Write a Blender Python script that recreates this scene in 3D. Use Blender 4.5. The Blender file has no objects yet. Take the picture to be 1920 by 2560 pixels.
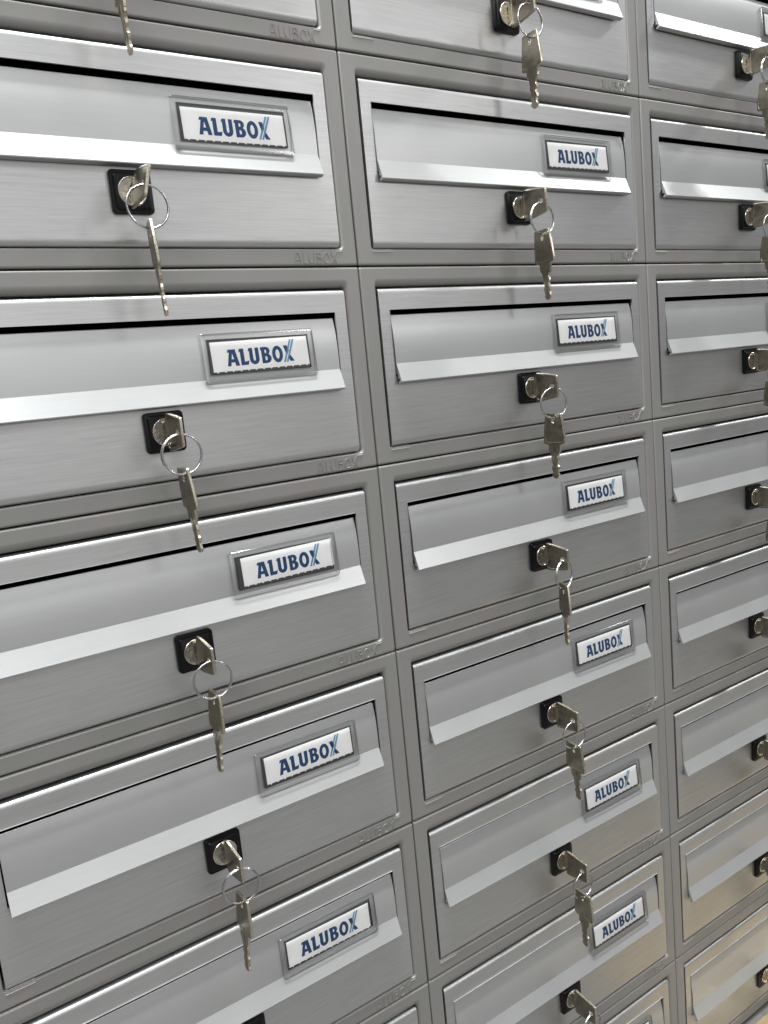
import bpy, bmesh, math, random
from mathutils import Vector, Matrix, Euler
R_ = random.Random(7)
scene = bpy.context.scene
COL = scene.collection
MM = 0.001
ZT = 1.12            # height of the seam above the second row, metres; the rack stands on the floor at z=0
W, H = 350.5, 160.0  # module pitch in mm

# ------------------------------------------------------------------ camera
cam_d = bpy.data.cameras.new('camera'); cam = bpy.data.objects.new('camera', cam_d); COL.objects.link(cam)
cam_d.sensor_fit = 'HORIZONTAL'; cam_d.sensor_width = 36.0; cam_d.lens = 36.0 * 2040.469 / 1920
cam_d.clip_start = 0.01; cam_d.clip_end = 60
rx = Vector((0.82543418, -0.55628033, -0.09597189)); dn = Vector((-0.1703793, -0.08342519, -0.98184069)); fw = Vector((0.53817219, 0.82679649, -0.16364066))
m = Matrix((rx, -dn, -fw)).transposed().to_4x4()
m.translation = Vector((-0.3651627, -0.56303976, ZT - 0.24746736))
cam.matrix_world = m
scene.camera = cam

# ------------------------------------------------------------------ light
world = bpy.data.worlds.new('World'); scene.world = world; world.use_nodes = True
nt = world.node_tree; nt.nodes.clear()
wo = nt.nodes.new('ShaderNodeOutputWorld'); bg = nt.nodes.new('ShaderNodeBackground')
tc = nt.nodes.new('ShaderNodeTexCoord'); sp = nt.nodes.new('ShaderNodeSeparateXYZ'); rp = nt.nodes.new('ShaderNodeValToRGB')
mr = nt.nodes.new('ShaderNodeMapRange'); mr.inputs[1].default_value = -1; mr.inputs[2].default_value = 1
nt.links.new(tc.outputs['Generated'], sp.inputs[0]); nt.links.new(sp.outputs[2], mr.inputs[0]); nt.links.new(mr.outputs[0], rp.inputs[0])
e = rp.color_ramp.elements
e[0].position = 0.0; e[0].color = (0.170, 0.160, 0.150, 1)
e[1].position = 1.0; e[1].color = (0.850, 0.870, 0.860, 1)
for pos, c in ((0.289, (0.220, 0.215, 0.210)), (0.430, (0.250, 0.245, 0.240)), (0.535, (0.270, 0.270, 0.270)), (0.629, (0.300, 0.305, 0.305)), (0.727, (0.500, 0.505, 0.500)), (0.808, (0.720, 0.730, 0.720))):
    k = e.new(pos); k.color = (*c, 1)
nt.links.new(rp.outputs[0], bg.inputs[0]); bg.inputs[1].default_value = 1.0
nt.links.new(bg.outputs[0], wo.inputs[0])

def area(name, loc, target, sx, sy, power, col):
    d = bpy.data.lights.new(name, 'AREA'); d.shape = 'RECTANGLE'; d.size = sx; d.size_y = sy; d.energy = power; d.color = col
    o = bpy.data.objects.new(name, d); COL.objects.link(o); o.location = loc
    o.rotation_euler = (Vector(target) - Vector(loc)).to_track_quat('-Z', 'Y').to_euler()
    return o
area('key_lamp', (1.13, -1.80, 1.62), (0.17, 0, 0.75), .30, .30, 4.3, (1.0, .99, .97))
area('door_fill', (0.1, -2.6, 1.05), (-0.1, 0, 0.85), 1.1, 1.0, 5.0, (1.0, 1.0, .98))  # added soft fill, brightens the doors of the left column
area('ceiling_or_fill_lamp', (-1.5, -2.1, 3.0), (0.1, 0, 0.5), 2.4, .6, 82, (.98, 1.0, .99))  # fill added from the left, outside the reflections, to brighten the name cards
area('ceiling_or_fill_lamp', (0.1, -0.58, 6.6), (0.1, -0.3, 0.6), 3.4, .45, 930, (.97, 1.0, .98))
area('ceiling_or_fill_lamp', (4.8, -0.98, 4.4), (0.2, 0, 0.6), .38, .38, 75, (.97, 1.0, .98))

scene.view_settings.view_transform = 'Standard'; scene.view_settings.look = 'None'
scene.view_settings.exposure = 0.0; scene.view_settings.gamma = 1.0; scene.view_settings.use_curve_mapping = False

# ------------------------------------------------------------------ materials
def mat(name):
    m = bpy.data.materials.new(name); m.use_nodes = True
    n = m.node_tree; b = n.nodes['Principled BSDF']
    return m, n, b
def noise(n, scale, vec, detail=3, rough=.6):
    t = n.nodes.new('ShaderNodeTexNoise'); t.inputs['Scale'].default_value = 1.0
    t.inputs['Detail'].default_value = detail; t.inputs['Roughness'].default_value = rough
    mp = n.nodes.new('ShaderNodeMapping'); mp.inputs['Scale'].default_value = vec
    g = n.nodes.new('ShaderNodeNewGeometry'); n.links.new(g.outputs['Position'], mp.inputs[0]); n.links.new(mp.outputs[0], t.inputs['Vector'])
    return t.outputs[0]
def ramp(n, src, stops):
    r = n.nodes.new('ShaderNodeValToRGB'); n.links.new(src, r.inputs[0]); e = r.color_ramp.elements
    e[0].position, e[0].color = stops[0][0], (*stops[0][1], 1); e[1].position, e[1].color = stops[-1][0], (*stops[-1][1], 1)
    for p, c in stops[1:-1]:
        k = e.new(p); k.color = (*c, 1)
    return r.outputs[0]
def mrange(n, src, a, b, lo=.3, hi=.7):
    r = n.nodes.new('ShaderNodeMapRange'); n.links.new(src, r.inputs[0]); r.inputs[1].default_value = lo; r.inputs[2].default_value = hi
    r.inputs[3].default_value = a; r.inputs[4].default_value = b; return r.outputs[0]
def bump(n, b, src, strength, dist):
    k = n.nodes.new('ShaderNodeBump'); k.inputs['Strength'].default_value = strength; k.inputs['Distance'].default_value = dist
    n.links.new(src, k.inputs['Height']); n.links.new(k.outputs[0], b.inputs['Normal'])
def mixf(n, a, b, f):
    x = n.nodes.new('ShaderNodeMath'); x.operation = 'MULTIPLY_ADD'; n.links.new(a, x.inputs[0]); x.inputs[1].default_value = f; n.links.new(b, x.inputs[2]); return x.outputs[0]

def brushed(name, c, rough, strength, streak=1.0, metallic=.92, aniso=.3):
    m, n, b = mat(name)
    s1 = noise(n, 1, (30, 60, 1100), 4, .65)
    s2 = noise(n, 1, (9, 20, 330), 3, .6)
    s3 = noise(n, 1, (6, 6, 9), 2)
    k = mixf(n, s2, s1, .45)
    col = ramp(n, mrange(n, k, 0, 1, .50, .95), [(0, tuple(v * (1 - .17 * streak) for v in c)), (.5, c), (1, tuple(min(1, v * (1 + .15 * streak)) for v in c))])
    n.links.new(col, b.inputs['Base Color'])
    b.inputs['Metallic'].default_value = metallic
    n.links.new(mrange(n, s3, rough - .03, rough + .04), b.inputs['Roughness'])
    b.inputs['Anisotropic'].default_value = aniso
    t = n.nodes.new('ShaderNodeCombineXYZ'); t.inputs[2].default_value = 1.0; n.links.new(t.outputs[0], b.inputs['Tangent'])
    bump(n, b, k, strength, .00012)
    return m
M_door = brushed('brushed_aluminium', (.48, .48, .485), .44, .11, .65, 1.0, .15)
M_flap = brushed('satin_aluminium', (.43, .432, .438), .40, .04, .18, .74, 0.0)

m, n, b = mat('frame_coating'); M_frame = m
c1 = noise(n, 1, (14, 14, 11), 3)
n.links.new(ramp(n, c1, [(.35, (.222, .206, .204)), (.5, (.216, .210, .205)), (.65, (.208, .207, .199))]), b.inputs['Base Color'])
b.inputs['Metallic'].default_value = .35
n.links.new(mrange(n, noise(n, 1, (30, 30, 22), 3), .44, .54), b.inputs['Roughness'])
bump(n, b, noise(n, 1, (2500, 2500, 2500), 2), .08, .0001)

m, n, b = mat('black_plastic'); M_black = m
b.inputs['Base Color'].default_value = (.003, .003, .0035, 1); b.inputs['Roughness'].default_value = .3; b.inputs['Specular IOR Level'].default_value = .2
m, n, b = mat('tray_grey'); M_tray = m
b.inputs['Base Color'].default_value = (.045, .045, .048, 1); b.inputs['Roughness'].default_value = .4
m, n, b = mat('dark_interior'); M_dark = m
b.inputs['Base Color'].default_value = (.018, .018, .02, 1); b.inputs['Roughness'].default_value = .7
m, n, b = mat('casing_metal'); M_case = m
b.inputs['Base Color'].default_value = (.10, .10, .10, 1); b.inputs['Roughness'].default_value = .6

def metal(name, c, rough, sc=260, amt=.05, var=.25):
    m, n, b = mat(name)
    k = noise(n, 1, (sc, sc, sc), 4)
    n.links.new(ramp(n, k, [(.3, tuple(v * (1 - var) for v in c)), (.7, tuple(min(1, v * (1 + var * .5)) for v in c))]), b.inputs['Base Color'])
    b.inputs['Metallic'].default_value = 1
    n.links.new(mrange(n, k, rough * .8, rough * 1.3), b.inputs['Roughness'])
    bump(n, b, noise(n, 1, (sc * 4,) * 3, 3), amt, .0003)
    return m
M_key = metal('nickel_silver', (.275, .248, .20), .33, 220, .10, .22)
M_keyrim = metal('polished_key_edge', (.50, .45, .36), .28, 500, .12, .15)
M_ring = metal('spring_steel', (.42, .42, .43), .24, 400, .03, .08)
M_cyl = metal('lock_cylinder_nickel', (.62, .58, .52), .24, 300, .10, .22)

m, n, b = mat('white_card'); M_card = m
n.links.new(ramp(n, noise(n, 1, (60, 60, 60), 2), [(.3, (.84, .83, .83)), (.7, (.88, .88, .88))]), b.inputs['Base Color']); b.inputs['Roughness'].default_value = .5
m, n, b = mat('navy_ink'); M_navy = m
b.inputs['Base Color'].default_value = (.005, .045, .14, 1); b.inputs['Roughness'].default_value = .5
m, n, b = mat('light_blue_ink'); M_lblue = m
b.inputs['Base Color'].default_value = (.13, .30, .46, 1); b.inputs['Roughness'].default_value = .5

def clear(name, tint, fac, rough, ior=1.45):
    m = bpy.data.materials.new(name); m.use_nodes = True; n = m.node_tree; n.nodes.clear()
    o = n.nodes.new('ShaderNodeOutputMaterial'); tr = n.nodes.new('ShaderNodeBsdfTransparent'); gl = n.nodes.new('ShaderNodeBsdfGlossy')
    tr.inputs[0].default_value = (*tint, 1); gl.inputs['Roughness'].default_value = rough
    fr = n.nodes.new('ShaderNodeFresnel'); fr.inputs[0].default_value = ior
    ad = n.nodes.new('ShaderNodeMath'); ad.operation = 'ADD'; ad.inputs[1].default_value = fac; ad.use_clamp = True
    mx = n.nodes.new('ShaderNodeMixShader')
    n.links.new(fr.outputs[0], ad.inputs[0]); n.links.new(ad.outputs[0], mx.inputs[0]); n.links.new(tr.outputs[0], mx.inputs[1]); n.links.new(gl.outputs[0], mx.inputs[2])
    n.links.new(mx.outputs[0], o.inputs[0])
    return m
M_clear = clear('clear_acrylic', (.995, .995, 1.0), .06, .14, 1.40)
M_pane = clear('clear_window', (.99, .99, .99), .0, .05, 1.25)

# ------------------------------------------------------------------ mesh helpers (all in mm, converted on linking)
def finish(bm, name, mats, angle=32, smooth=True):
    bmesh.ops.remove_doubles(bm, verts=bm.verts, dist=1e-4)
    bmesh.ops.recalc_face_normals(bm, faces=bm.faces)
    bmesh.ops.scale(bm, vec=(MM, MM, MM), verts=bm.verts)
    me = bpy.data.meshes.new(name); bm.to_mesh(me); bm.free()
    for x in (mats if isinstance(mats, (list, tuple)) else [mats]): me.materials.append(x)
    if smooth:
        me.polygons.foreach_set('use_smooth', [True] * len(me.polygons))
        me.set_sharp_from_angle(angle=math.radians(angle))
    me.update(); return me
def linko(name, me, parent=None, loc=(0, 0, 0), rot=(0, 0, 0)):
    o = bpy.data.objects.new(name, me); COL.objects.link(o); o.parent = parent
    o.location = Vector(loc) * MM; o.rotation_euler = rot; return o
def tag(o, label, cat, group=None, kind=None):
    if label: o['label'] = label
    if cat: o['category'] = cat
    if group: o['group'] = group
    if kind: o['kind'] = kind
def rrect(x0, x1, z0, z1, r, seg=5):
    """rounded rectangle, counter-clockwise, list of (x,z); same count for every r"""
    pts = []
    for cx, cz, a0 in ((x1 - r, z1 - r, 0), (x0 + r, z1 - r, 90), (x0 + r, z0 + r, 180), (x1 - r, z0 + r, 270)):
        for i in range(seg + 1):
            a = math.radians(a0 + 90 * i / seg); pts.append((cx + r * math.cos(a), cz + r * math.sin(a)))
    return pts
def loft(bm, loops, close_first=False, close_last=False, mi=0):
    """loops: lists of 3D points of equal length"""
    vs = [[bm.verts.new(p) for p in l] for l in loops]
    for a, b in zip(vs, vs[1:]):
        k = len(a)
        for i in range(k):
            f = bm.faces.new((a[i], a[(i + 1) % k], b[(i + 1) % k], b[i])); f.material_index = mi
    if close_first: bm.faces.new(vs[0][::-1]).material_index = mi
    if close_last: bm.faces.new(vs[-1]).material_index = mi
    return vs
def rl(x0, x1, z0, z1, r, y): return [(x, y, z) for x, z in rrect(x0, x1, z0, z1, r)]
def box(bm, x0, x1, y0, y1, z0, z1, mi=0):
    v = [bm.verts.new(p) for p in ((x0, y0, z0), (x1, y0, z0), (x1, y1, z0), (x0, y1, z0), (x0, y0, z1), (x1, y0, z1), (x1, y1, z1), (x0, y1, z1))]
    for f in ((0, 1, 2, 3), (7, 6, 5, 4), (0, 4, 5, 1), (1, 5, 6, 2), (2, 6, 7, 3), (3, 7, 4, 0)):
        bm.faces.new([v[i] for i in f]).material_index = mi

# ---- frame: moulded surround with a rolled-in upper edge
def make_frame():
    bm = bmesh.new(); loops = []
    x0, x1, z1, z0 = .55, W - .55, -.55, -H + .55
    loops.append(rl(x0 + .3, x1 - .3, z0 + .3, z1 - .3, 1.0, 14))
    loops.append(rl(x0, x1, z0, z1, 1.2, 12))
    for i in range(5):
        a = math.radians(90 * i / 4); d = 1.5 * (1 - math.sin(a)); y = 1.5 * (1 - math.sin(a)); d = 1.5 * (1 - math.cos(a))
        loops.append(rl(x0 + d, x1 - d, z0 + d, z1 - d, 1.3, y))
    for d in (1.9, 2.6): loops.append(rl(x0 + d, x1 - d, z0 + d, z1 - d, 1.3, 0))
    for d in (.9, .4): loops.append(rl(13.6 - d, W - 11.2 + d, -147.6 - d, -10.2 + d, 3.4 , 0))
    F = (13.6, W - 11.2, -147.6, -10.2); I = (14.6, W - 14.6, -146.6, -15.9)
    for i in range(8):
        a = math.radians(88 * i / 7); s = math.sin(a); y = 4.0 * (1 - math.cos(a))
        q = [F[j] + (I[j] - F[j]) * s for j in range(4)]
        loops.append(rl(q[0], q[1], q[2], q[3], 2.2 + 1.2 * (1 - s), y))
    loops.append(rl(I[0], I[1], I[2], I[3], 2.2, 13))
    loft(bm, loops)
    # small sloped lugs at the lower corners of the opening
    for a, b_ in ((15.0, 34.0), (W - 19.5, W - 13.8)):
        p = [(.15, -149.3), (-.35, -149.0), (-.35, -148.7), (1.5, -146.5), (3, -146.4), (3, -149.3)]
        l = [[(x, y, z) for y, z in p] for x in (a, b_)]
        loft(bm, l, True, True)
    return finish(bm, 'frame', M_frame, 40)

# ---- door leaf: sheet with rolled top and bottom, opening for the flap
XL, XR = 15.9, 334.4
HX0, HX1, HZ1, HZ0 = 25.6, 323.9, -34.9, -89.0
YD = -.35
def make_door():
    bm = bmesh.new(); r = 3.6; rb = 5.2; zt, zb = -17.5, -146.0
    prof = []      # (y, z) from the back of the top roll down to the back of the bottom roll
    for i in range(9):
        a = math.radians(90 * i / 8); prof.append((YD + r * (1 - math.sin(a)) if i else YD + r, zt - r * (1 - math.cos(a))))
    prof = [(9, zt)] + prof
    for z in (-21.7, -22.2, -28, HZ1): prof.append((YD, z))
    for z in (HZ0, -100, -125, -137, -140.1, -140.6): prof.append((YD, z))
    for i in range(9):
        a = math.radians(90 * i / 8); prof.append((YD + r * (1 - math.cos(a)), zb + rb - rb * math.sin(a)))
    prof.append((9, zb))
    rc = 2.6
    def xe(z):
        d = 0
        for e in (zt - z, z - zb):
            if e < rc: d = max(d, rc - math.sqrt(max(0, rc * rc - (rc - e) ** 2)))
        return XL + d * .6, XR - d
    rows = []
    for y, z in prof:
        a, c = xe(z); rows.append([bm.verts.new((x, y, z)) for x in (a, HX0, HX1, c)])
    for i in range(len(rows) - 1):
        hole = abs(prof[i][1] - HZ1) < .01 and abs(prof[i + 1][1] - HZ0) < .01
        for j in range(3):
            if hole and j == 1: continue
            bm.faces.new((rows[i][j], rows[i][j + 1], rows[i + 1][j + 1], rows[i + 1][j]))
    # returned side flanges and the cut edge of the flap opening
    for j, sx in ((0, 1), (3, 1)):
        back = [bm.verts.new((r_[j].co.x, 9, r_[j].co.z)) for r_ in rows]
        for i in range(len(rows) - 1):
            try: bm.faces.new((rows[i][j], rows[i + 1][j], back[i + 1], back[i]))
            except ValueError: pass
    e = [(HX0, HZ1), (HX1, HZ1), (HX1, HZ0), (HX0, HZ0)]
    f = [bm.verts.new((x, -1, z)) for x, z in e]; g = [bm.verts.new((x, .6, z)) for x, z in e]
    for i in range(4): bm.faces.new((f[i], f[(i + 1) % 4], g[(i + 1) % 4], g[i]))
    return finish(bm, 'door', M_door, 35)

# ---- flap with its angled grip lip
def flap_y(z): return -1.0 + 3.5 * max(0, (z + 78.5) / 40.0) ** 3.0
def make_flap():
    bm = bmesh.new(); p = [(7.0, -40.8), (4.6, -39.4)]
    p += [(flap_y(-38.9) + .7, -38.75), (flap_y(-38.9) + .2, -38.9), (flap_y(-39.1), -39.3)]
    for i in range(1, 13):
        z = -39.1 - (78.5 - 39.1) * i / 12; p.append((flap_y(z), z))
    p += [(-6.35, -92.3), (-6.75, -93.2), (-6.6, -93.9), (-5.9, -94.2), (-2.4, -94.9), (-2.3, -93.6), (-3.7, -92.9), (-4.2, -91.6), (-3.3, -90.4), (-2.3, -90.5), (-1.9, -91.4), (-1.5, -88.0), (.6, -86.0), (.6, -79)]
    for i in range(6):
        z = -72 + 33 * i / 5.2; p.append((flap_y(z) + 1.5, z))
    loft(bm, [[(x, y, z) for y, z in p] for x in (26.9, 323.0)], True, True)
    return finish(bm, 'flap', M_flap, 12)

# ---- clear plate over the name window
PL_R = math.atan2(4.9, 35.0)
def plate_y(z): return flap_y(z)
def make_holder():
    bm = bmesh.new()      # local: x 0..91.5, z 0..-35.5, y 0 = back, front towards -y
    o = rl(0, 91.5, -35.3, 0, 2.2, 0.2)
    loops = [o, rl(0, 91.5, -35.3, 0, 2.2, -1.5), rl(.5, 91.0, -34.8, -.5, 2.0, -2.0), rl(2.0, 89.5, -33.3, -2.0, 1.6, -2.2), rl(4.8, 87.0, -29.6, -4.0, .8, -2.0), rl(5.6, 86.4, -28.9, -4.6, .6, -.3)]
    loft(bm, loops)
    return finish(bm, 'name_plate_holder', M_clear, 25)
def make_tray():
    bm = bmesh.new(); box(bm, 5.0, 87.2, -.35, .5, -29.3, -4.2); 
    loft(bm, [rl(4.9, 87.3, -29.4, -4.1, .5, -.35), rl(4.9, 87.3, -29.4, -4.1, .5, -.5), rl(5.2, 87.0, -29.1, -4.4, .4, -.5), rl(5.2, 87.0, -29.1, -4.4, .4, -.3)])
    return finish(bm, 'tray', M_tray)
def make_pane():
    bm = bmesh.new(); v = [bm.verts.new(p) for p in ((5.2, -1.35, -28.9), (86.8, -1.35, -28.9), (86.8, -1.35, -4.6), (5.2, -1.35, -4.6))]
    bm.faces.new(v)
    # slight crown so the pane catches the lamps unevenly
    bmesh.ops.subdivide_edges(bm, edges=bm.edges, cuts=6, use_grid_fill=True)
    for v in bm.verts:
        u = (v.co.x - 46) / 41; w = (v.co.z + 16.7) / 12.2; v.co.y -= .35 * (1 - u * u) * (1 - w * w)
    me = finish(bm, 'window_pane', M_pane, 60)
    if sum(p.normal.y for p in me.polygons) > 0: me.flip_normals()
    return me
def make_card():
    bm = bmesh.new(); x0, x1, z1, z0 = 0, 78.8, 0, -21.4
    pts = [(x0, z0)]; x = x0 + 2.5
    while x < x1 - 3:
        pts += [(x, z0), (x + .2, z0 - .75), (x + 1.2, z0 - .75), (x + 1.4, z0)]; x += 6.1
    pts += [(x1, z0), (x1, z1), (x0, z1)]
    a = [(x, 0, z) for x, z in pts]; b_ = [(x, -.25, z) for x, z in pts]
    loft(bm, [a, b_], True, True)
    return finish(bm, 'name_card', M_card, 30, False)

# ---- lettering drawn as polygons in a 53 x 12 field
def poly_mesh(polys, name, mats, th):
    """polys: list of (list of contours, material index); first contour outer, rest holes"""
    bm_all = bmesh.new()
    for conts, mi in polys:
        cu = bpy.data.curves.new('t', 'CURVE'); cu.dimensions = '2D'; cu.fill_mode = 'BOTH'; cu.extrude = th / 2
        for c in conts:
            s = cu.splines.new('POLY'); s.points.add(len(c) - 1)
            for i, (x, y) in enumerate(c): s.points[i].co = (x, y, 0, 1)
            s.use_cyclic_u = True
        ob = bpy.data.objects.new('t', cu); COL.objects.link(ob)
        me = bpy.data.meshes.new_from_object(ob.evaluated_get(bpy.context.evaluated_depsgraph_get()))
        bm = bmesh.new(); bm.from_mesh(me)
        for f in bm.faces: f.material_index = mi
        me2 = bpy.data.meshes.new('x'); bm.to_mesh(me2); bm.free(); bm_all.from_mesh(me2)
        bpy.data.objects.remove(ob); bpy.data.meshes.remove(me); bpy.data.meshes.remove(me2); bpy.data.curves.remove(cu)
    bmesh.ops.transform(bm_all, matrix=Matrix.Rotation(math.radians(90), 4, 'X'), verts=bm_all.verts)
    return finish(bm_all, name, mats, 20, False)
def ell(cx, cy, rx_, ry_, n=24, a0=0, a1=360, rev=False):
    p = [(cx + rx_ * math.cos(math.radians(a0 + (a1 - a0) * i / n)), cy + ry_ * math.sin(math.radians(a0 + (a1 - a0) * i / n))) for i in range(n if a1 - a0 == 360 else n + 1)]
    return p[::-1] if rev else p
def logo_polys():
    P = []
    P.append(([[(-.6, 0), (2.2, 0), (2.7, 2.6), (5.5, 2.6), (6.0, 0), (9.0, 0), (6.6, 12), (1.0, 12), (0.2, 9.9), (1.7, 9.9)], [(3.1, 4.9), (4.1, 9.2), (5.1, 4.9)]], 0))
    P.append(([[(10.3, 0), (16.0, 0), (16.9, 3.1), (15.2, 2.6), (13.3, 2.6), (13.3, 12), (9.9, 12), (9.2, 9.7), (10.3, 9.9)]], 0))
    u = [(17.6, 12), (16.6, 9.9), (17.6, 9.9)] + ell(21.4, 4.0, 3.9, 4.1, 14, 180, 360) + [(25.3, 12), (22.4, 12)] + ell(21.4, 4.2, 1.0, 1.7, 8, 0, -180) + [(20.4, 12)]
    P.append(([u], 0))
    b = [(27.4, 0), (27.4, 9.9), (26.5, 9.9), (27.1, 12)] + ell(31.0, 9.1, 3.4, 2.9, 8, 90, -30) + ell(31.2, 3.5, 4.0, 3.5, 10, 60, -90)
    P.append(([b, [(30.2, 7.4), (30.2, 9.9), (31.1, 9.9), (31.6, 9.2), (31.6, 8.0), (31.1, 7.4)], [(30.2, 2.1), (30.2, 5.1), (31.2, 5.1), (31.9, 4.4), (31.9, 2.8), (31.2, 2.1)]], 0))
    P.append(([ell(40.6, 6.0, 4.4, 6.2, 28), ell(40.6, 6.0, 1.7, 3.5, 20)], 0))
    P.append(([[(46.0, 12), (49.1, 12), (50.6, 8.2), (48.4, 4.4)]], 0))
    P.append(([[(50.9, 5.0), (52.2, 3.2), (54.2, 0), (50.7, 0), (49.9, 1.8), (49.6, 2.4)]], 0))
    P.append(([[(45.0, -.4), (46.5, -.4), (53.5, 16.2), (52.0, 16.2)]], 1))
    P.append(([[(47.3, -.4), (48.9, -.4), (55.9, 16.2), (54.3, 16.2)]], 1))
    return P
def stroke_mesh():
    S = [[(0, 0), (1.4, 8), (3.2, 8), (5.2, 0)], [(.7, 2.6), (4.4, 2.6)],
         [(7.6, 8), (7.6, .2), (10.2, 0)],
         [(12.2, 8), (12.2, 2)] + ell(14.4, 2.2, 2.2, 2.2, 8, 180, 360) + [(16.6, 8)],
         [(19.2, 0), (19.2, 8), (21.4, 8), (22.6, 7.2), (22.6, 5), (21.4, 4.3), (19.4, 4.3), (21.8, 4.3), (23, 3.4), (23, 1), (21.8, 0), (19.2, 0)],
         ell(27.6, 4, 2.6, 4, 16) + [(30.2, 4)],
         [(32, 8), (34, 4.4)], [(35, 3.2), (37, 0)], [(31.6, 0), (36, 9)], [(32.9, 0), (37.3, 9)]]
    cu = bpy.data.curves.new('s', 'CURVE'); cu.dimensions = '3D'; cu.bevel_depth = .40; cu.bevel_resolution = 1
    for c in S:
        s = cu.splines.new('POLY'); s.points.add(len(c) - 1)
        for i, (x, y) in enumerate(c): s.points[i].co = (x * 1.0, y * .95, 0, 1)
    ob = bpy.data.objects.new('s', cu); COL.objects.link(ob)
    me = bpy.data.meshes.new_from_object(ob.evaluated_get(bpy.context.evaluated_depsgraph_get()))
    bm = bmesh.new(); bm.from_mesh(me); bpy.data.objects.remove(ob); bpy.data.curves.remove(cu)
    bmesh.ops.transform(bm, matrix=Matrix.Rotation(math.radians(90), 4, 'X'), verts=bm.verts)
    return finish(bm, 'embossed_lettering', M_frame, 50)

# ---- lock
def make_lockplate():
    bm = bmesh.new(); s = 14.2
    L = [rl(-s, s, -s, s, 3.2, 0), rl(-s, s, -s, s, 3.2, -2.6), rl(-s + .4, s - .4, -s + .4, s - .4, 3.0, -3.1), rl(-s + 2.2, s - 2.2, -s + 2.2, s - 2.2, 2.2, -3.3),
         rl(-s + 2.7, s - 2.7, -s + 2.7, s - 2.7, 2.0, -4.2), rl(-s + 3.1, s - 3.1, -s + 3.1, s - 3.1, 1.8, -4.5)]
    loft(bm, L, True, True)
    return finish(bm, 'lock_plate', M_black, 35)
def make_cyl():
    bm = bmesh.new()
    prof = [(9.6, -3.5), (9.6, -5.0), (9.3, -5.3), (8.8, -5.3), (8.5, -5.0), (0.01, -5.0)]
    L = [[(r * math.cos(t * math.pi / 20), y, r * math.sin(t * math.pi / 20)) for t in range(40)] for r, y in prof]
    loft(bm, L, True, True)
    return finish(bm, 'cylinder', M_cyl, 30)
def make_keyway():
    pts = [(-1.0, 6.6), (1.9, 6.6), (1.9, 3.6), (1.0, 2.6), (1.9, 1.0), (1.2, -.6), (1.7, -2.4), (.9, -5.8), (-1.0, -6.2), (-1.5, -3.4), (-.8, -1.8), (-1.9, -.2), (-1.1, 1.5), (-2.1, 3.0)]
    bm = bmesh.new(); loft(bm, [[(x, -4.6, z) for x, z in pts], [(x, -5.08, z) for x, z in pts]], True, True)
    return finish(bm, 'keyway', M_dark, 30)

# ---- key: u runs from the bow end (0) to the blade tip (-60) along -z; plane x=0, width along y
def key_outline():
    P = [(-9.0, 0), (9.0, 0)]
    r = []
    def arc(cx, cz, R, a0, a1, n=4):
        return [(cx + R * math.cos(math.radians(a0 + (a1 - a0) * i / n)), cz + R * math.sin(math.radians(a0 + (a1 - a0) * i / n))) for i in range(n + 1)]
    r += arc(8.4, -1.5, 1.5, 90, 10)                       # top right
    r += [(10.8, -6), (12.0, -14), (12.8, -21), (12.9, -25)]
    r += arc(11.4, -26.6, 1.5, 0, -80)
    r += [(9.0, -28.6), (7.6, -29.0), (7.2, -30.0), (7.2, -34.6), (6.0, -34.9), (5.6, -36.8), (4.6, -37.2), (4.5, -40), (3.7, -41.4), (4.4, -42.8), (4.6, -44.6), (3.4, -46), (3.3, -48.4), (4.5, -50), (4.5, -51.6), (3.5, -53), (3.4, -55.0), (4.4, -56.2), (4.2, -57.4), (2.2, -59.6), (0, -60.0)]
    l = [(-2.2, -59.6), (-4.0, -57.6), (-4.2, -56.4), (-3.2, -54.6), (-3.2, -52.4), (-4.3, -51.0), (-4.3, -48.8), (-3.1, -47.4), (-3.0, -45.2), (-4.3, -43.2), (-4.2, -40.8), (-3.6, -39.5), (-4.6, -37.4), (-5.8, -37.0), (-6.2, -35.0), (-7.0, -34.8), (-7.4, -30.0), (-7.8, -29.0), (-9.0, -28.6)]
    l += arc(-11.4, -26.6, 1.5, 260, 180)
    l += [(-12.9, -25), (-12.8, -21), (-12.0, -14), (-10.8, -6)]
    l += arc(-8.4, -1.5, 1.5, 170, 90)
    return r + l
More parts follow.
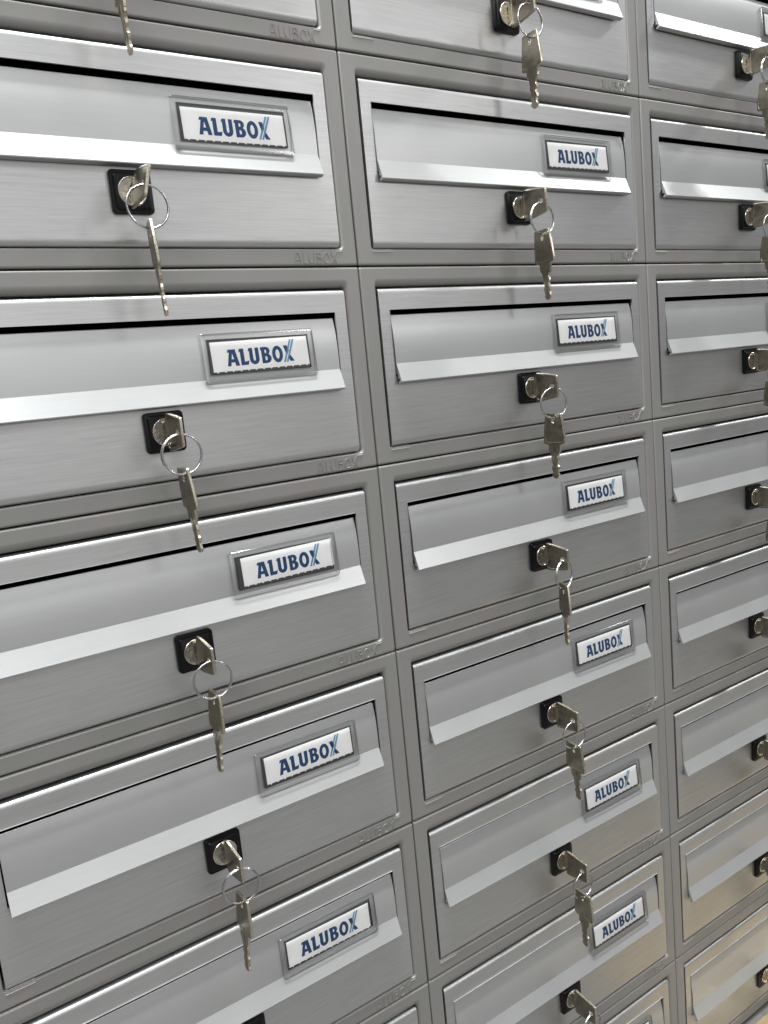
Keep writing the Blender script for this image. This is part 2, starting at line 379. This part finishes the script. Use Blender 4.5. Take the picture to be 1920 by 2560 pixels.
def key_mesh():
    out = key_outline(); hole = ell(0, -6.6, 2.0, 2.7, 16)
    th = 2.1
    me = poly_mesh([([out, hole], 0)], 'k', [M_key, M_keyrim], th)
    bm = bmesh.new(); bm.from_mesh(me); bpy.data.meshes.remove(me)
    bmesh.ops.scale(bm, vec=(1000,) * 3, verts=bm.verts)   # back to mm; now lies in xz plane, thickness along y
    for f in bm.faces:
        if abs(f.normal.y) < .5: f.material_index = 1
    # chamfer of the outline
    ed = [e for e in bm.edges if len(e.link_faces) == 2 and abs(abs(e.link_faces[0].normal.y) - abs(e.link_faces[1].normal.y)) > .8]
    bmesh.ops.bevel(bm, geom=ed, offset=.28, segments=1, affect='EDGES', profile=.5, material=1)
    # raised border of the bow
    def shrink(d):
        return [(x * (1 - d / 11.0), -14 + (z + 14) * (1 - d / 14.0)) for x, z in bow]
    bow = [(8.6, 0), (9.9, -1.2), (10.8, -6), (12.0, -14), (12.8, -21), (12.9, -26), (11.6, -28.0), (-11.6, -28.0), (-12.9, -26), (-12.8, -21), (-12.0, -14), (-10.8, -6), (-9.9, -1.2), (-8.6, 0)]
    for s in (-1, 1):
        A = shrink(.45); B = shrink(.75); C = shrink(1.5); D = shrink(1.8)
        y0 = s * (th / 2 - .05); y1 = s * (th / 2 + .22)
        loft(bm, [[(x, y, z) for x, z in q] for q, y in ((A, y0), (B, y1), (C, y1), (D, y0))])
    # groove rib along the blade
    for s in (-1, 1):
        box(bm, -.5, .9, min(s * th / 2, s * (th / 2 + .25)), max(s * th / 2, s * (th / 2 + .25)), -58, -31)
    bmesh.ops.rotate(bm, cent=(0, 0, 0), matrix=Matrix.Rotation(math.radians(90), 3, 'Z'), verts=bm.verts)   # plane x=0, width along y
    return finish(bm, 'key', [M_key, M_keyrim], 30)
def ring_mesh(end):
    bm = bmesh.new(); Rr = 13.5; w = .68; N = 96; turns = 1.93
    L = []
    for i in range(N + 1):
        t = i / N; a = 2 * math.pi * turns * t + end; off = (t - .5) * 1.15
        rr = Rr + .25 * math.sin(a * .5)
        c = Vector((rr * math.cos(a), off, rr * math.sin(a))); er = Vector((math.cos(a), 0, math.sin(a))); ey = Vector((0, 1, 0))
        L.append([c + er * w * math.cos(k * math.pi / 4) + ey * w * math.sin(k * math.pi / 4) for k in range(8)])
    loft(bm, L, True, True)
    return finish(bm, 'key_ring', M_ring, 50)

ME = dict(frame=make_frame(), door=make_door(), flap=make_flap(), holder=make_holder(), tray=make_tray(), pane=make_pane(), card=make_card(),
          logo=poly_mesh(logo_polys(), 'printed_lettering', [M_navy, M_lblue], .12), emb=stroke_mesh(), plate=make_lockplate(), cyl=make_cyl(), keyway=make_keyway(), key=key_mesh())
RINGS = [ring_mesh(a) for a in (.6, 2.2, 4.0, 5.4)]
bm = bmesh.new()
box(bm, 1.5, W - 1.5, 13.2, 240, -H + 1.5, -H + 3); box(bm, 1.5, W - 1.5, 13.2, 240, -3, -1.5)
box(bm, 1.5, 3, 13.2, 240, -H + 3.01, -3.01); box(bm, W - 3, W - 1.5, 13.2, 240, -H + 3.01, -3.01); box(bm, 3.01, W - 3.01, 238.5, 240, -H + 3.01, -3.01)
# front seam strip that closes the joint between neighbouring boxes
ME['casing'] = finish(bm, 'casing', M_dark, 30, False)

# ------------------------------------------------------------------ floor under the rack
m, n, b = mat('floor_boards'); M_floor = m
n.links.new(ramp(n, noise(n, 1, (9, 60, 10), 5), [(.3, (.085, .083, .08)), (.5, (.105, .102, .098)), (.7, (.12, .117, .112))]), b.inputs['Base Color'])
b.inputs['Roughness'].default_value = .5
bm = bmesh.new(); bmesh.ops.create_grid(bm, x_segments=2, y_segments=2, size=6000)
fl = linko('floor', finish(bm, 'floor', M_floor, smooth=False), loc=(0, -2500, -4)); tag(fl, None, None, kind='structure')

m, n, b = mat('pale_wood'); M_wood = m
n.links.new(ramp(n, noise(n, 1, (4, 55, 30), 5), [(.3, (.16, .116, .066)), (.5, (.215, .165, .10)), (.7, (.27, .21, .13))]), b.inputs['Base Color'])
b.inputs['Roughness'].default_value = .38
bm = bmesh.new()
loft(bm, [rl(0, 2200, -300, 0, 6, 0), rl(0, 2200, -300, 0, 6, 14), rl(2, 2198, -298, -2, 5, 16)], True, True)
bmesh.ops.rotate(bm, cent=(0, 0, 0), matrix=Matrix(((1, 0, 0), (0, 0, 1), (0, 1, 0))), verts=bm.verts)
wb = linko('wooden_board', finish(bm, 'wooden_board', M_wood), loc=(400, -6, -19.5))
tag(wb, 'pale tan wooden board on the floor in front of the bottom right mailbox', 'board')
bm = bmesh.new()
loft(bm, [[(x, y, z) for y, z in ((0, 0), (34, 0), (31, 3.2), (20, 4.6), (14, 4.6), (3, 3.2))] for x in (0, 1500)], True, True)
ms = linko('edging_strip', finish(bm, 'edging_strip', metal('pale_brass', (.80, .72, .55), .25, 80, .03, .1), 25), loc=(440, -62, -3.3), rot=(0, 0, .04))
tag(ms, 'shiny pale metal edging strip lying on the tan wooden board', 'edging strip')

# ------------------------------------------------------------------ the mailboxes
COLS = ['left', 'middle', 'right']
ORD = ['top', 'second', 'third', 'fourth', 'fifth', 'sixth', 'seventh', 'lowest']
# (ring yaw deg, hanging key yaw, hanging key side tilt, hanging key fore-aft tilt, roll of the inserted key, ring variant)
KD = {(0, -1): (0, 6, 3, 0, 0, 0), (0, 0): (0, 13, 3.0, 0, 15, 1), (0, 1): (-4, 1, 4.5, 0, 0, 2), (0, 2): (-8, 0, -3, 0, 0, 0), (0, 3): (-10, 0, -3, 0, 0, 3), (0, 4): (0, 0, 0, 0, 0, 1),
      (1, -1): (-2, 6, 1, 0, 0, 1), (1, 0): (0, 7, 3, 0, 0, 2), (1, 1): (-14, 0, -1, 0, 0, 0), (1, 2): (12, 24, 0, 0, 0, 2), (1, 3): (-8, 5, 3, 0, 0, 1), (1, 4): (0, 4, 0, 0, 0, 0),
      (1, 5): (4, 6, 2, 0, 0, 3), (2, -1): (0, 3, 0, 0, 0, 3), (2, 0): (-5, 0, 0, 0, 0, 0), (2, 1): (3, 6, 1, 0, 0, 1), (2, 2): (0, 3, 0, 0, 0, 2), (2, 3): (2, 8, 0, 0, 0, 3), (2, 4): (-3, 3, 1, 0, 0, 0), (2, 5): (0, 0, 0, 0, 0, 1), (2, 6): (0, 0, 0, 0, 0, 2)}
def where(c, k):
    r = k + 1
    if r == 0: return '%s column, top row' % COLS[c]
    if k == 6: return '%s column, bottom row' % COLS[c]
    return '%s column, %s row from the top' % (COLS[c], ORD[r])
LOOK = {(0, -1): 'only its lower edge in view', (1, -1): 'cut off above its lip', (2, -1): 'its lip running out of view',
        (0, 0): 'card glare', (0, 1): 'largest whole card', (0, 2): 'card beside dark gap', (0, 4): 'lock half cut off'}
for c in range(3):
    for k in range(-1, 7):
        x0 = (c - 1) * W; z0 = -k * H
        e_ = bpy.data.objects.new('mailbox', None); COL.objects.link(e_); e_.location = (x0 * MM, 0, ZT + (z0 - H) * MM); e_.empty_display_size = .05
        warm = 'brushed aluminium mailbox' if k < 4 else 'warm-tinted aluminium mailbox'
        lk = LOOK.get((c, k))
        tag(e_, ('brushed aluminium mailbox, %s, %s' % (where(c, k), lk)) if lk else '%s, %s' % (warm, where(c, k)), 'mailbox', 'mailboxes stacked in the rack')
        up = (0, 0, H)
        J = lambda s: R_.uniform(-s, s)
        linko('casing', ME['casing'], e_, up)
        fr = linko('frame', ME['frame'], e_, (0, J(.12), H), (0, J(.0004), 0))
        linko('embossed_lettering', ME['emb'], fr, (294.0, -.06, -157.6))
        linko('door', ME['door'], e_, (J(.2), J(.25), H + J(.25)), (J(.002), J(.0006), 0))
        linko('flap', ME['flap'], e_, (J(.25), J(.2), H + J(.2)), (J(.006), J(.0006), 0))
        hy = .35
        ho = linko('name_plate_holder', ME['holder'], e_, (210.2 + J(.3), hy, H - 45.9 + J(.3)), (-math.radians(4.2), J(.004), 0))
        linko('card_tray', ME['tray'], ho); 
        ty = J(.35)
        if (c, k) == (0, 0): ty = -.9
        if (c, k) == (0, 2): cx_, cr = 9.0, -.012
        elif (c, k) == (0, 4): cx_, cr = 6.2, .012
        else: cx_, cr = 6.9 + J(.5), J(.012)
        ca = linko('name_card', ME['card'], ho, (cx_, -.42, -6.0 + ty), (0, cr, 0))
        lo_ = linko('printed_lettering', ME['logo'], ho, (cx_ + 12.2, -.74, -6.0 + ty - 17.8), (0, cr, 0))
        linko('window_pane', ME['pane'], ho)
        lp = linko('lock_plate', ME['plate'], e_, (175.2, YD - .02, H - 111.2), (0, J(.01), 0))
        linko('cylinder', ME['cyl'], lp, (0, 0, 0), (0, J(.6) if (c, k) != (0, 0) else .2, 0))
        roll = KD.get((c, k), (0,) * 6)[4]
        linko('keyway', ME['keyway'], lp, (0, 0, 0), (0, math.radians(roll), 0))

# ------------------------------------------------------------------ keys and rings
for (c, k), (ry, hyaw, tilt, fore, roll, var) in KD.items():
    x = (c - 1) * W + 175.2; z = -k * H - 111.2
    sh = bpy.data.objects.new
    def put(name, me, x, y, z, rot, label, cat, grp):
        o = bpy.data.objects.new(name, me); COL.objects.link(o); o.location = (x * MM, y * MM, ZT + z * MM); o.rotation_euler = rot
        tag(o, label, cat, grp); return o
    w = where(c, k)
    # inserted key: bow end pointing to the room (-y)
    # local -z (blade) -> +y ; local y (width) -> z
    Mx = Matrix.Rotation(math.radians(roll), 4, 'Y') @ Matrix.Rotation(math.radians(90), 4, 'X')
    o = put('key', ME['key'], x, -36.9, z, Mx.to_euler(), 'nickel key pushed into the lock, %s' % w, 'key', 'keys turned in the locks')
    a = math.radians(roll)
    hx = x + 1.0 * math.sin(a) * 0; 
    hz = z - 1.55
    o = put('key_ring', RINGS[var], x, -36.9 + 6.6, hz - 13.5, (0, 0, math.radians(ry) * 1), 'thin steel split ring hanging from the key, %s' % w, 'key ring', 'split rings joining the keys')
    top = hz - 27.0 + .6 + 3.9
    rot = Matrix.Rotation(math.radians(-hyaw), 4, 'Z') @ Matrix.Rotation(math.radians(-tilt), 4, 'Y') @ Matrix.Rotation(math.radians(fore), 4, 'X')
    off = rot @ Vector((0, 0, -3.9))
    o = put('key', ME['key'], x - off.x, -36.9 + 6.6 + 1.2 - off.y, top - 3.9 - off.z, rot.to_euler(), 'nickel key dangling below the ring, %s' % w, 'key', 'spare keys dangling from the rings')
